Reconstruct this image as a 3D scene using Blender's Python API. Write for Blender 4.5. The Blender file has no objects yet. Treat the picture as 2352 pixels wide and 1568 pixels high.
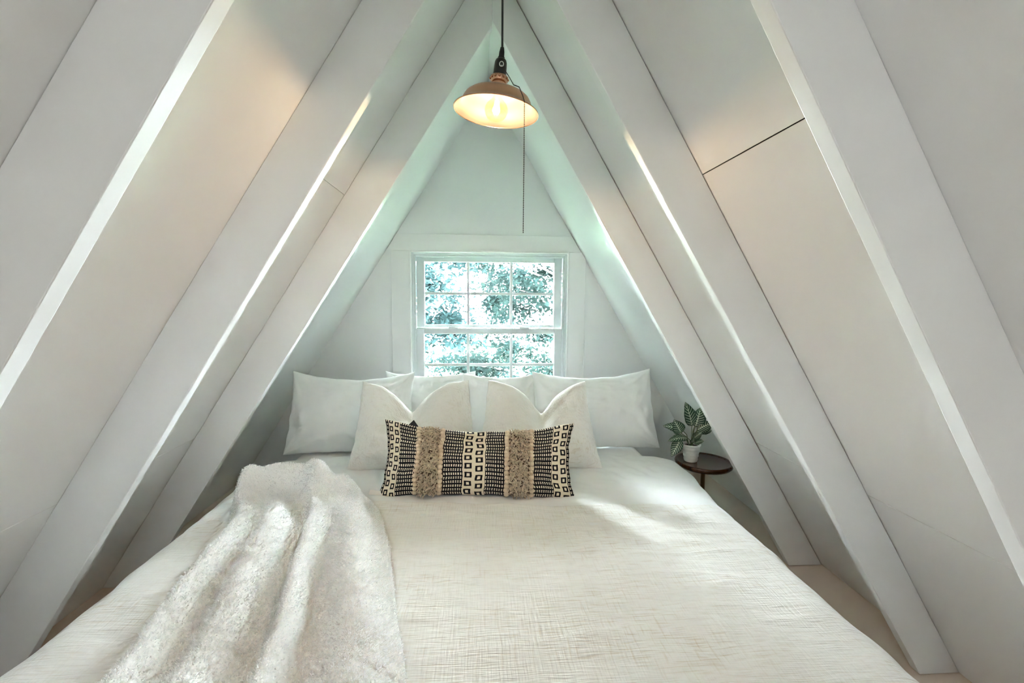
import bpy, bmesh, math, random
from mathutils import Vector, Matrix, noise
random.seed(7)
PI = math.pi
scene = bpy.context.scene
C = scene.collection

# ------------------------------------------------------------------ camera, world, sun, exposure
CAMZ = 1.31887
cam_data = bpy.data.cameras.new('camera')
cam_data.sensor_width = 36.0
cam_data.lens = 16.5185
cam_data.clip_start = 0.02
cam = bpy.data.objects.new('camera', cam_data)
C.objects.link(cam)
_r = Vector((0.99781, -0.0657, 0.00706)); _u = Vector((-0.00087, 0.09375, 0.9956)); _f = Vector((0.06607, 0.99343, -0.09349))
cam.matrix_world = Matrix(((_r.x, _u.x, -_f.x, 0), (_r.y, _u.y, -_f.y, 0), (_r.z, _u.z, -_f.z, CAMZ), (0, 0, 0, 1)))
scene.camera = cam

WORLD_STRENGTH = 125.0
world = bpy.data.worlds.new('world'); scene.world = world
world.use_nodes = True
wn = world.node_tree.nodes['Background']
wn.inputs['Color'].default_value = (0.82, 0.915, 1.0, 1)
wn.inputs['Strength'].default_value = WORLD_STRENGTH

# overcast bright day: the sky alone lights the clearing, there is no direct sun

def portal(name, loc, rot, sx, sy):
    d = bpy.data.lights.new(name, 'AREA'); d.shape = 'RECTANGLE'; d.size = sx; d.size_y = sy
    d.cycles.is_portal = True
    o = bpy.data.objects.new(name, d); C.objects.link(o); o.location = loc; o.rotation_euler = rot
    return o
portal('sky_portal', (0.065, 3.53, 1.10), (-PI/2, 0, 0), 1.15, 1.15)

scene.cycles.use_light_tree = False
vs = scene.view_settings
vs.view_transform = 'Standard'; vs.look = 'None'; vs.gamma = 1.0; vs.use_curve_mapping = False
vs.exposure = 2.5
scene.cycles.max_bounces = 6; scene.cycles.diffuse_bounces = 5; scene.cycles.glossy_bounces = 3; scene.cycles.transparent_max_bounces = 12
scene.cycles.use_adaptive_sampling = False
scene.cycles.sample_clamp_indirect = 20.0
scene.cycles.caustics_reflective = False; scene.cycles.caustics_refractive = False

# ------------------------------------------------------------------ materials
def new_mat(name):
    m = bpy.data.materials.new(name); m.use_nodes = True
    nt = m.node_tree
    return m, nt, nt.nodes, nt.links, nt.nodes['Principled BSDF']

def node(nt, t, **kw):
    n = nt.nodes.new(t)
    for k, v in kw.items():
        setattr(n, k, v)
    return n

def mix_rgb(nt, fac, a, b):
    n = node(nt, 'ShaderNodeMix', data_type='RGBA')
    for s, v in ((n.inputs[0], fac), (n.inputs[6], a), (n.inputs[7], b)):
        if hasattr(v, 'is_linked'): nt.links.new(v, s)
        else: s.default_value = v
    return n.outputs[2]

def math_n(nt, op, a, b=None, c=None):
    n = node(nt, 'ShaderNodeMath', operation=op)
    for i, v in enumerate((a, b, c)):
        if v is None: continue
        if hasattr(v, 'is_linked'): nt.links.new(v, n.inputs[i])
        else: n.inputs[i].default_value = v
    return n.outputs[0]

def noise_tex(nt, scale, detail=4, rough=0.55, mapping=(1, 1, 1), coord='Object'):
    tc = node(nt, 'ShaderNodeTexCoord'); mp = node(nt, 'ShaderNodeMapping')
    mp.inputs['Scale'].default_value = mapping
    nt.links.new(tc.outputs[coord], mp.inputs[0])
    n = node(nt, 'ShaderNodeTexNoise'); n.inputs['Scale'].default_value = scale
    n.inputs['Detail'].default_value = min(detail, 1); n.inputs['Roughness'].default_value = rough
    nt.links.new(mp.outputs[0], n.inputs['Vector'])
    return n.outputs['Fac']

def bump(nt, bsdf, h, strength, dist):
    b = node(nt, 'ShaderNodeBump'); b.inputs['Strength'].default_value = strength; b.inputs['Distance'].default_value = dist
    nt.links.new(h, b.inputs['Height']); nt.links.new(b.outputs[0], bsdf.inputs['Normal'])
    return b

def ramp(nt, fac, p0, c0, p1, c1):
    r = node(nt, 'ShaderNodeValToRGB')
    r.color_ramp.elements[0].position = p0; r.color_ramp.elements[0].color = c0
    r.color_ramp.elements[1].position = p1; r.color_ramp.elements[1].color = c1
    nt.links.new(fac, r.inputs[0])
    return r.outputs[0]

def col(r, g, b): return (r, g, b, 1)

def paint_mat(name, c, rough=0.45, bs=0.12):
    m, nt, N, L, b = new_mat(name)
    f = noise_tex(nt, 3.0, 0)
    L.new(mix_rgb(nt, f, col(c[0]*.97, c[1]*.97, c[2]*.96), col(min(1, c[0]*1.03), min(1, c[1]*1.03), min(1, c[2]*1.03))), b.inputs['Base Color'])
    b.inputs['Roughness'].default_value = rough
    b.inputs['Specular IOR Level'].default_value = 0.5
    if bs > 0.15: bump(nt, b, noise_tex(nt, 60, 2, 0.6), bs, 0.004)
    return m

M = {}
M['paint'] = paint_mat('white_paint', (0.862, 0.866, 0.868), 0.40)
M['rafter'] = paint_mat('white_rafter_paint', (0.862, 0.866, 0.866), 0.4, 0.0)
M['trim'] = paint_mat('white_trim_paint', (0.86, 0.86, 0.855), 0.35, 0.06)
M['vinyl'] = paint_mat('white_vinyl', (0.62, 0.65, 0.665), 0.4, 0.0)
M['void'] = paint_mat('dark_void', (0.03, 0.03, 0.03), 0.9, 0.0)
M['floor'] = paint_mat('beige_floor', (0.76, 0.65, 0.565), 0.5, 0.1)

def fabric_mat(name, c, scale=900, bs=0.15, sheen=0.25):
    m, nt, N, L, b = new_mat(name)
    f = noise_tex(nt, 7, 4)
    L.new(mix_rgb(nt, f, col(c[0]*.96, c[1]*.96, c[2]*.95), col(min(1, c[0]*1.03), min(1, c[1]*1.03), min(1, c[2]*1.03))), b.inputs['Base Color'])
    b.inputs['Roughness'].default_value = 0.9
    b.inputs['Specular IOR Level'].default_value = 0.15
    b.inputs['Sheen Weight'].default_value = sheen
    bump(nt, b, noise_tex(nt, scale, 2), bs, 0.001)
    return m
M['white_cotton'] = fabric_mat('white_cotton', (0.86, 0.86, 0.85))
M['white_sheet'] = fabric_mat('white_sheet_cotton', (0.86, 0.855, 0.84))

def gauze_mat(name, c, line_c):
    # crinkled cotton gauze: long fine ripples across, a faint square grid of threads
    m, nt, N, L, b = new_mat(name)
    r1 = noise_tex(nt, 1.0, 3, 0.6, (14, 230, 60))
    r2 = noise_tex(nt, 1.0, 2, 0.5, (150, 12, 60))
    big = noise_tex(nt, 3.5, 3, 0.6, (0.6, 2.4, 1))
    lines = ramp(nt, r1, 0.30, col(1, 1, 1), 0.46, col(0, 0, 0))
    linesv = ramp(nt, r2, 0.28, col(1, 1, 1), 0.40, col(0, 0, 0))
    bigm = ramp(nt, big, 0.42, col(0, 0, 0), 0.66, col(1, 1, 1))
    k = math_n(nt, 'MULTIPLY', math_n(nt, 'ADD', math_n(nt, 'MULTIPLY', lines, 0.5), math_n(nt, 'MULTIPLY', linesv, 0.28)), math_n(nt, 'ADD', bigm, 0.25))
    L.new(mix_rgb(nt, math_n(nt, 'MINIMUM', k, 1.0), c, line_c), b.inputs['Base Color'])
    b.inputs['Roughness'].default_value = 0.95
    b.inputs['Specular IOR Level'].default_value = 0.1
    b.inputs['Sheen Weight'].default_value = 0.2
    h = math_n(nt, 'ADD', r1, math_n(nt, 'MULTIPLY', r2, 0.6))
    bump(nt, b, h, 0.75, 0.004)
    return m
M['gauze'] = gauze_mat('cream_gauze', col(0.86, 0.845, 0.81), col(0.66, 0.57, 0.45))
M['gauze_pillow'] = gauze_mat('ivory_gauze', col(0.86, 0.835, 0.79), col(0.73, 0.66, 0.56))

def sherpa_mat():
    m, nt, N, L, b = new_mat('white_sherpa')
    f = noise_tex(nt, 60, 3)
    L.new(mix_rgb(nt, f, col(0.91, 0.895, 0.86), col(0.94, 0.935, 0.915)), b.inputs['Base Color'])
    b.inputs['Roughness'].default_value = 1.0; b.inputs['Specular IOR Level'].default_value = 0.0
    b.inputs['Sheen Weight'].default_value = 0.5
    bump(nt, b, noise_tex(nt, 220, 4, 0.7), 0.6, 0.004)
    return m
M['sherpa'] = sherpa_mat()

def simple(name, c, rough=0.5, metal=0.0, spec=0.5):
    m, nt, N, L, b = new_mat(name)
    f = noise_tex(nt, 25, 3)
    L.new(mix_rgb(nt, f, col(c[0]*.93, c[1]*.93, c[2]*.93), col(min(1, c[0]*1.06), min(1, c[1]*1.06), min(1, c[2]*1.06))), b.inputs['Base Color'])
    b.inputs['Roughness'].default_value = rough; b.inputs['Metallic'].default_value = metal
    b.inputs['Specular IOR Level'].default_value = spec
    return m
M['cord'] = simple('black_cord', (0.012, 0.016, 0.018), 0.6)
M['socket'] = simple('black_bakelite', (0.015, 0.017, 0.016), 0.35)
M['copper'] = simple('brushed_copper', (0.62, 0.34, 0.20), 0.32, 0.85)
M['copper_dark'] = simple('polished_copper', (0.55, 0.30, 0.19), 0.2, 1.0)
M['chrome'] = simple('steel_ring', (0.6, 0.6, 0.6), 0.2, 1.0)
M['chain'] = simple('dark_bronze_chain', (0.030, 0.020, 0.016), 0.5, 0.3)
M['shade_in'] = simple('darkened_enamel', (0.15, 0.130, 0.105), 0.4)  # white lining darkened in colour to hold back the bulb's glow
M['ceramic'] = simple('white_ceramic', (0.78, 0.76, 0.73), 0.35)
M['soil'] = simple('potting_soil', (0.03, 0.022, 0.016), 0.95)
M['stem'] = simple('green_stem', (0.10, 0.14, 0.06), 0.5)
M['brass'] = simple('aged_brass_leg', (0.30, 0.21, 0.10), 0.35, 0.9)
M['black_label'] = simple('black_label_fabric', (0.012, 0.014, 0.02), 0.8)
M['white_tag'] = simple('white_tag_ribbon', (0.86, 0.82, 0.78), 0.7)
M['yarn'] = fabric_mat('cream_yarn', (0.74, 0.60, 0.44), 500, 0.3)

def wood_table():
    m, nt, N, L, b = new_mat('dark_walnut')
    f = noise_tex(nt, 9, 5, 0.6, (1, 9, 1))
    L.new(ramp(nt, f, 0.3, col(0.016, 0.006, 0.003), 0.8, col(0.10, 0.036, 0.012)), b.inputs['Base Color'])
    b.inputs['Roughness'].default_value = 0.22
    bump(nt, b, f, 0.08, 0.002)
    return m
M['walnut'] = wood_table()

def glass_mat(name, tint, gl=0.06):
    m = bpy.data.materials.new(name); m.use_nodes = True; nt = m.node_tree; nt.nodes.clear()
    out = node(nt, 'ShaderNodeOutputMaterial'); tr = node(nt, 'ShaderNodeBsdfTransparent'); g = node(nt, 'ShaderNodeBsdfGlossy')
    tr.inputs[0].default_value = tint; g.inputs['Roughness'].default_value = 0.02
    lw = node(nt, 'ShaderNodeLayerWeight'); lw.inputs[0].default_value = 0.25
    f = math_n(nt, 'ADD', math_n(nt, 'MULTIPLY', lw.outputs['Facing'], 0.25), gl)
    mx = node(nt, 'ShaderNodeMixShader'); nt.links.new(f, mx.inputs[0])
    nt.links.new(tr.outputs[0], mx.inputs[1]); nt.links.new(g.outputs[0], mx.inputs[2]); nt.links.new(mx.outputs[0], out.inputs[0])
    return m
M['pane'] = glass_mat('clear_window_glass', col(0.97, 0.99, 0.98), 0.02)
M['bulb'] = glass_mat('amber_bulb_glass', col(1.0, 0.90, 0.74), 0.03)

def emit(name, c, s):
    m = bpy.data.materials.new(name); m.use_nodes = True; nt = m.node_tree; nt.nodes.clear()
    out = node(nt, 'ShaderNodeOutputMaterial'); e = node(nt, 'ShaderNodeEmission')
    e.inputs[0].default_value = c; e.inputs[1].default_value = s
    nt.links.new(e.outputs[0], out.inputs[0]); return m
M['filament'] = emit('glowing_filament', col(1.0, 0.66, 0.36), 5.0)

def leaf_mat(name, c, trans=0.35):
    m = bpy.data.materials.new(name); m.use_nodes = True; nt = m.node_tree; nt.nodes.clear()
    out = node(nt, 'ShaderNodeOutputMaterial'); d = node(nt, 'ShaderNodeBsdfDiffuse'); t = node(nt, 'ShaderNodeBsdfTranslucent')
    f = noise_tex(nt, 1.7, 0)
    cc = mix_rgb(nt, f, col(*[x*.9 for x in c]), col(*[min(0.96, x*1.1) for x in c]))
    nt.links.new(cc, d.inputs[0]); nt.links.new(cc, t.inputs[0])
    mx = node(nt, 'ShaderNodeMixShader'); mx.inputs[0].default_value = trans
    nt.links.new(d.outputs[0], mx.inputs[1]); nt.links.new(t.outputs[0], mx.inputs[2]); nt.links.new(mx.outputs[0], out.inputs[0])
    return m
M['leaf_a'] = leaf_mat('tree_leaf', (0.0105, 0.0185, 0.0165))
M['leaf_b'] = leaf_mat('tree_leaf_bluish', (0.0085, 0.0165, 0.0165))
M['bark'] = simple('tree_bark', (0.12, 0.11, 0.10), 0.9)
M['lawn'] = leaf_mat('lawn_grass', (0.080, 0.122, 0.076), 0.0)

# ------------------------------------------------------------------ mesh helpers
def link(name, me, mat=None, parent=None, smooth=False):
    if mat is not None and len(me.materials) == 0:
        me.materials.append(mat if not isinstance(mat, str) else M[mat])
    if smooth:
        me.polygons.foreach_set('use_smooth', [True]*len(me.polygons))
    o = bpy.data.objects.new(name, me); C.objects.link(o)
    if parent is not None: o.parent = parent
    return o

def pyd(name, v, f, mat=None, parent=None, smooth=False):
    me = bpy.data.meshes.new(name); me.from_pydata(v, [], f); me.update()
    return link(name, me, mat, parent, smooth)

def bm_obj(name, bm, mat=None, parent=None, smooth=False):
    bmesh.ops.recalc_face_normals(bm, faces=bm.faces)
    me = bpy.data.meshes.new(name); bm.to_mesh(me); bm.free()
    return link(name, me, mat, parent, smooth)

def empty(name, loc=(0, 0, 0), rot=(0, 0, 0)):
    o = bpy.data.objects.new(name, None); C.objects.link(o); o.location = loc; o.rotation_euler = rot
    o.empty_display_size = 0.1
    return o

def tag(o, label=None, cat=None, group=None, kind=None):
    if label: o['label'] = label
    if cat: o['category'] = cat
    if group: o['group'] = group
    if kind: o['kind'] = kind
    return o

def bm_box(bm, a, b):
    (x0, y0, z0), (x1, y1, z1) = a, b
    v = [bm.verts.new(p) for p in ((x0, y0, z0), (x1, y0, z0), (x1, y1, z0), (x0, y1, z0), (x0, y0, z1), (x1, y0, z1), (x1, y1, z1), (x0, y1, z1))]
    for f in ((0, 3, 2, 1), (4, 5, 6, 7), (0, 1, 5, 4), (1, 2, 6, 5), (2, 3, 7, 6), (3, 0, 4, 7)):
        bm.faces.new([v[i] for i in f])

def bm_prism_xz(bm, poly, y0, y1):
    a = [bm.verts.new((x, y0, z)) for x, z in poly]; b = [bm.verts.new((x, y1, z)) for x, z in poly]
    n = len(poly)
    bm.faces.new(a); bm.faces.new(b[::-1])
    for i in range(n):
        j = (i+1) % n
        bm.faces.new((a[j], a[i], b[i], b[j]))

def bevel(o, w=0.002, seg=2):
    m = o.modifiers.new('bevel', 'BEVEL'); m.width = w; m.segments = seg; m.limit_method = 'ANGLE'; m.angle_limit = 0.6
    return o

def prism(name, poly, y0, y1, mat, parent=None, bv=0.0):
    bm = bmesh.new(); bm_prism_xz(bm, poly, y0, y1)
    o = bm_obj(name, bm, mat, parent)
    if bv: bevel(o, bv)
    return o

def boxes(name, lst, mat, parent=None, bv=0.0):
    bm = bmesh.new()
    for a, b in lst: bm_box(bm, a, b)
    o = bm_obj(name, bm, mat, parent)
    if bv: bevel(o, bv)
    return o

def lathe(name, prof, mat, parent=None, n=48, smooth=True, closed=False):
    # prof: list of (r, z) revolved about the local z axis
    v, f = [], []
    m = len(prof)
    for i in range(n):
        a = 2*PI*i/n
        for r, z in prof: v.append((r*math.cos(a), r*math.sin(a), z))
    for i in range(n):
        j = (i+1) % n
        for k in range(m if closed else m-1):
            k2 = (k+1) % m
            f.append((i*m+k, j*m+k, j*m+k2, i*m+k2))
    me = bpy.data.meshes.new(name); me.from_pydata(v, [], f); me.update()
    bm = bmesh.new(); bm.from_mesh(me); bmesh.ops.remove_doubles(bm, verts=bm.verts, dist=1e-6)
    bmesh.ops.recalc_face_normals(bm, faces=bm.faces); bm.to_mesh(me); bm.free()
    return link(name, me, mat, parent, smooth)

def tube_bm(bm, pts, rad, n=10, caps=True):
    pts = [Vector(p) for p in pts]
    rads = rad if isinstance(rad, (list, tuple)) else [rad]*len(pts)
    rings = []
    ref = None
    for i, p in enumerate(pts):
        t = (pts[min(i+1, len(pts)-1)] - pts[max(i-1, 0)]).normalized()
        if ref is None:
            ref = Vector((1, 0, 0)) if abs(t.x) < .8 else Vector((0, 1, 0))
        a = (ref - t*ref.dot(t)).normalized(); b = t.cross(a); ref = a
        rings.append([bm.verts.new(p + (a*math.cos(2*PI*k/n) + b*math.sin(2*PI*k/n))*rads[i]) for k in range(n)])
    for i in range(len(rings)-1):
        for k in range(n):
            bm.faces.new((rings[i][k], rings[i][(k+1) % n], rings[i+1][(k+1) % n], rings[i+1][k]))
    if caps:
        bm.faces.new(rings[0][::-1]); bm.faces.new(rings[-1])

def tube(name, pts, rad, mat, parent=None, n=10):
    bm = bmesh.new(); tube_bm(bm, pts, rad, n)
    return bm_obj(name, bm, mat, parent, True)

def sm(a, b, x):
    t = max(0.0, min(1.0, (x-a)/(b-a))); return t*t*(3-2*t)
def nz(x, y, z=0.0): return noise.noise((x, y, z))
def fbm(x, y, z=0.0, o=4):
    return noise.fractal((x, y, z), 0.6, 2.1, o)
def interp(tab, x):
    if x <= tab[0][0]: return tab[0][1]
    for (a, va), (b, vb) in zip(tab, tab[1:]):
        if x <= b:
            t = (x-a)/(b-a); return va + (vb-va)*t
    return tab[-1][1]

# ------------------------------------------------------------------ the A-frame shell
XC = 0.0472; RIDGE = CAMZ + 1.4365
AL, AR = 1.00509861, 1.03016156
Y_GABLE = 3.37; Y_REAR = -2.0
def slope_pt(side, y, s, off=0.0):
    # a point on the roof lining: s metres down the slope from the ridge, off metres into the room
    a = AL if side < 0 else AR
    return Vector((XC + side*(s*math.cos(a) - off*math.sin(a)), y, RIDGE - s*math.sin(a) - off*math.cos(a)))
def slope_slab(name, side, y0, y1, s0, s1, o0, o1, mat, parent=None, bv=0.0):
    v = [slope_pt(side, y, s, o) for o in (o0, o1) for y, s in ((y0, s0), (y1, s0), (y1, s1), (y0, s1))]
    bm = bmesh.new(); vv = [bm.verts.new(p) for p in v]
    for f in ((0, 1, 2, 3), (4, 7, 6, 5), (0, 4, 5, 1), (1, 5, 6, 2), (2, 6, 7, 3), (3, 7, 4, 0)):
        bm.faces.new([vv[i] for i in f])
    o = bm_obj(name, bm, mat, parent)
    if bv: bevel(o, bv, 1)
    return o

S_FLOOR = {-1: RIDGE/math.sin(AL) + 0.02, 1: RIDGE/math.sin(AR) + 0.02}
RAFTERS = {  # side: [(front y, depth at mid slope, extra pitch)], nearest first
    -1: [(0.7972, 0.1583, 0.01268), (1.4333, 0.1566, 0.00584), (2.1194, 0.1491, -0.0015)],
    1: [(0.7840, 0.1473, 0.01234), (1.4449, 0.1342, -0.00696), (2.1220, 0.1464, 0.00466)]}
RT = 0.039
for side, nm in ((-1, 'wall_left'), (1, 'wall_right')):
    root = tag(slope_slab(nm, side, Y_REAR, Y_GABLE+1.15, -0.03, S_FLOOR[side], -0.05, -0.0165, M['void']), kind='structure')  # far end past the gable: unseen overhang added to block oblique sky light
    ys = [Y_REAR] + [r[0] + RT/2 for r in RAFTERS[side]] + [Y_GABLE+0.02]
    for b in range(4):
        sl = []
        if side < 0 and b == 1: sl = [(2.44, 0.0012)]
        if side < 0 and b == 2: sl = [(1.186, 0.0012), (2.452, 0.0016)]
        if side > 0 and b == 1: sl = [(1.232, 0.0028), (2.44, 0.0020)]
        if side > 0 and b == 2: sl = [(2.477, 0.0016)]
        edges = [(-0.006, 0.0)] + sl + [(S_FLOOR[side], 0.0)]
        for (s0, g0), (s1, g1) in zip(edges, edges[1:]):
            slope_slab('panel', side, ys[b], ys[b+1]-0.0006, s0+g0/2, s1-g1/2, -0.012, 0.0, M['paint'], root, 0.0008)

RLAB = {(-1, 0): 'white painted rafter nearest the camera on the left roof slope',
        (-1, 1): 'middle white rafter of the three on the left roof slope',
        (-1, 2): 'white rafter on the left roof slope closest to the window',
        (1, 0): 'white painted rafter nearest the camera on the right roof slope',
        (1, 1): 'middle white rafter of the three on the right roof slope',
        (1, 2): 'white rafter on the right slope half hiding the little round table'}
for side in (-1, 1):
    a = AL if side < 0 else AR
    for i, (yf, dep, da) in enumerate(RAFTERS[side]):
        x0 = 1.1795
        zi = lambda x: RIDGE - x0*math.tan(a) - dep/math.cos(a) - (x-x0)*math.tan(a+da)
        gap = {(1, 2): 0.0040, (1, 1): 0.0028, (-1, 2): 0.0016}.get((side, i), 0.0008)
        zo = lambda x: RIDGE - gap/math.cos(a) - x*math.tan(a)
        xin = x0 + (zi(x0) - 0.0)/math.tan(a+da); xout = (RIDGE - gap/math.cos(a))/math.tan(a)
        e = 0.0012
        poly = [(e, zo(e)), (e, zi(e)), (xin, 0.002), (xout, 0.002)]
        poly = [(XC + side*x, z) for x, z in poly]
        o = prism('rafter', poly, yf, yf+RT, M['rafter'], None, 0.0022)
        tag(o, RLAB[(side, i)], 'rafter', 'white rafters of the A-frame roof')

floor = boxes('floor', [((-1.75, Y_REAR, -0.06), (1.85, Y_GABLE+0.14, 0.0))], M['floor']); tag(floor, kind='structure')

# gable wall with the window opening
WX0, WX1, WZ0, WZ1 = -0.500, 0.629, 0.52, 1.640
def xl(z): return XC - (RIDGE-z)/math.tan(AL)
def xr(z): return XC + (RIDGE-z)/math.tan(AR)
bm = bmesh.new()
for poly in ([(xl(WZ1), WZ1), (xr(WZ1), WZ1), (XC, RIDGE)],
             [(xl(WZ0), WZ0), (WX0, WZ0), (WX0, WZ1), (xl(WZ1), WZ1)],
             [(WX1, WZ0), (xr(WZ0), WZ0), (xr(WZ1), WZ1), (WX1, WZ1)],
             [(xl(0), 0), (xr(0), 0), (xr(WZ0), WZ0), (xl(WZ0), WZ0)]):
    bm_prism_xz(bm, poly, Y_GABLE, Y_GABLE+0.13)
tag(bm_obj('wall_back', bm, M['paint']), kind='structure')
# rear gable behind the camera
bm = bmesh.new()
bm_prism_xz(bm, [(xl(0), 0), (xr(0), 0), (XC, RIDGE)], Y_REAR-0.1, Y_REAR)
tag(bm_obj('wall_front', bm, M['paint']), kind='structure')

# window casing boards
zt = CAMZ + 0.437; zb = CAMZ + 0.3205
g = 0.003
tag(prism('trim_1', [(WX0-0.128, zb), (WX1+0.105, zb), (xr(zt-0.11)-g, zt-0.11), (xr(zt)-g, zt-0.006), (xl(zt)+g, zt), (WX0-0.136, zb+0.028)], Y_GABLE-0.019, Y_GABLE, M['trim'], None, 0.0015), kind='structure')
tag(prism('trim_2', [(WX0-0.126, 0.40), (WX0, 0.40), (WX0, zb-0.001), (WX0-0.126, zb-0.001)], Y_GABLE-0.017, Y_GABLE, M['trim'], None, 0.0015), kind='structure')
tag(prism('trim_3', [(WX1, 0.40), (WX1+0.119, 0.40), (WX1+0.119, zb-0.03), (WX1+0.100, zb-0.001), (WX1, zb-0.001)], Y_GABLE-0.017, Y_GABLE, M['trim'], None, 0.0015), kind='structure')

# ------------------------------------------------------------------ the double-hung window
win = tag(empty('window_1', ((WX0+WX1)/2, Y_GABLE, WZ0)), kind='structure')
def child(o, parent):
    o.parent = parent; o.matrix_parent_inverse = Matrix.Translation(parent.location).inverted(); return o
def wbox(name, lst, mat, parent, bv=0.0015):
    return boxes(name, [((a[0]-win.location.x, a[1]-win.location.y, a[2]-win.location.z), (b[0]-win.location.x, b[1]-win.location.y, b[2]-win.location.z)) for a, b in lst], mat, parent, bv)
def ring(x0, x1, z0, z1, w, y0, y1, wb=None):
    wb = w if wb is None else wb
    return [((x0, y0, z0), (x0+w, y1, z1)), ((x1-w, y0, z0), (x1, y1, z1)), ((x0+w, y0, z1-w), (x1-w, y1, z1)), ((x0+w, y0, z0), (x1-w, y1, z0+wb))]
Y = Y_GABLE
wbox('bead', ring(WX0, WX1, WZ0, WZ1, 0.012, Y-0.024, Y+0.004), M['trim'], win, 0.003)
wbox('jamb', ring(WX0+0.004, WX1-0.004, WZ0, WZ1-0.004, 0.022, Y+0.004, Y+0.125), M['vinyl'], win)
wbox('jamb_liner', ring(WX0+0.026, WX1-0.026, WZ0+0.02, WZ1-0.026, 0.014, Y+0.012, Y+0.030)[:3], M['vinyl'], win, 0.002)
wbox('parting_stop', ring(WX0+0.026, WX1-0.026, WZ0+0.02, WZ1-0.026, 0.010, Y+0.062, Y+0.070)[:3], M['vinyl'], win, 0.002)
def sash(name, x0, x1, z0, z1, st, rt, rb, y0, y1):
    s = wbox(name, [((x0, y0, z0), (x0+st, y1, z1)), ((x1-st, y0, z0), (x1, y1, z1)), ((x0+st, y0, z1-rt), (x1-st, y1, z1)), ((x0+st, y0, z0), (x1-st, y1, z0+rb))], M['vinyl'], win, 0.003)
    gx0, gx1, gz0, gz1 = x0+st, x1-st, z0+rb, z1-rt
    ym = (y0+y1)/2
    mw = 0.010
    xs = [gx0 + (gx1-gx0)*k/3 for k in range(4)]; zm = (gz0+gz1)/2
    for k in (1, 2): wbox('muntin', [((xs[k]-mw, ym-0.008, gz0), (xs[k]+mw, ym+0.008, gz1))], M['vinyl'], s, 0.003)
    for k in range(3):
        wbox('muntin', [((xs[k]+(mw if k else 0), ym-0.007, zm-mw), (xs[k+1]-(mw if k < 2 else 0), ym+0.007, zm+mw))], M['vinyl'], s, 0.003)
    for k in range(3):
        for za, zb_ in ((gz0, zm), (zm, gz1)):
            wbox('pane', [((xs[k], ym-0.002, za), (xs[k+1], ym+0.002, zb_))], M['pane'], s, 0.0)
    return s
up = sash('upper_sash', WX0+0.036, WX1-0.036, 1.095, WZ1-0.030, 0.058, 0.040, 0.022, Y+0.075, Y+0.108)
lo = sash('lower_sash', WX0+0.027, WX1-0.027, WZ0+0.02, 1.093, 0.066, 0.040, 0.060, Y+0.030, Y+0.062)
for x in (-0.20, 0.315):
    wbox('sash_lock', [((x-0.035, Y+0.034, 1.093), (x+0.035, Y+0.058, 1.100)), ((x-0.030, Y+0.040, 1.100), (x+0.018, Y+0.052, 1.108))], M['vinyl'], win, 0.002)
wbox('sill', [((WX0-0.06, Y-0.05, WZ0-0.035), (WX1+0.06, Y+0.03, WZ0-0.002))], M['trim'], win, 0.004)
wbox('tilt_latch', [((-0.42, Y+0.030, 1.597), (-0.26, Y+0.045, 1.603))], M['vinyl'], win, 0.001)

# ------------------------------------------------------------------ the bed
XM = -0.045; BED_Z = 0.459
bed = tag(empty('bed', (XM, 1.9, 0)), 'low king-size bed under the window, covered by the cream bedding', 'bed')
def bbox(name, a, b, mat, bv):
    return boxes(name, [((a[0]-XM, a[1]-1.9, a[2]), (b[0]-XM, b[1]-1.9, b[2]))], mat, bed, bv)
bbox('base', (XM-0.95, 0.92, 0.0), (XM+0.95, 2.98, 0.18), M['white_sheet'], 0.02)
mo = bbox('mattress', (XM-0.985, 0.90, 0.18), (XM+0.985, 3.00, 0.438), M['white_sheet'], 0.06)
mo.modifiers['bevel'].segments = 6

bbox('light_block_board', (XM-0.93, 3.01, 0.0), (XM+0.93, 3.045, 0.63), M['walnut'], 0.008)  # unseen board added to soak up window light behind the pillows

def cross(a, half, r, drop, flare):
    # arc length a from the bed centre line -> (x offset, z offset, outward tilt)
    s = -1 if a < 0 else 1; d = abs(a)
    q = PI/2*r
    if d <= half: return s*d, 0.0
    if d <= half + q:
        t = (d-half)/r; return s*(half + r*math.sin(t)), -r*(1-math.cos(t))
    e = d-half-q
    return s*(half + r + flare*e), -r-e

def cloth(name, half, r, z, y_of_v, drop, nu, nv, wr, mat, thick, seed, bulge=None, foot=None):
    L_ = half + PI/2*r + drop
    v, f = [], []
    for j in range(nv+1):
        for i in range(nu+1):
            a = -L_ + 2*L_*i/nu
            bx = bulge(j/nv) if bulge else 0.0
            dx, dz = cross(a, half + bx*(0.6 if a < 0 else 1.0), r, drop, 0.06)
            y, ez = y_of_v(j/nv, dx/(half+r))
            x = XM + dx; zz = z + dz + ez
            # ripples, growing on the hanging sides
            amp = wr(x, y, seed)
            side_k = sm(half*0.93, half+r, abs(dx))
            zz += amp*(1-side_k)
            off = (0.022*nz(y*4.3+seed, zz*1.3, 3.1) + 0.012*nz(y*11+seed, zz*2.0, 7.7))*side_k
            x += (1 if dx > 0 else -1)*off
            if zz < 0.02: zz = 0.02
            v.append((x, y, zz))
    for j in range(nv):
        for i in range(nu):
            k = j*(nu+1)+i; f.append((k, k+1, k+nu+2, k+nu+1))
    o = pyd(name, v, f, mat, None, True)
    md = o.modifiers.new('solid', 'SOLIDIFY'); md.thickness = thick; md.offset = -1
    return o

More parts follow.
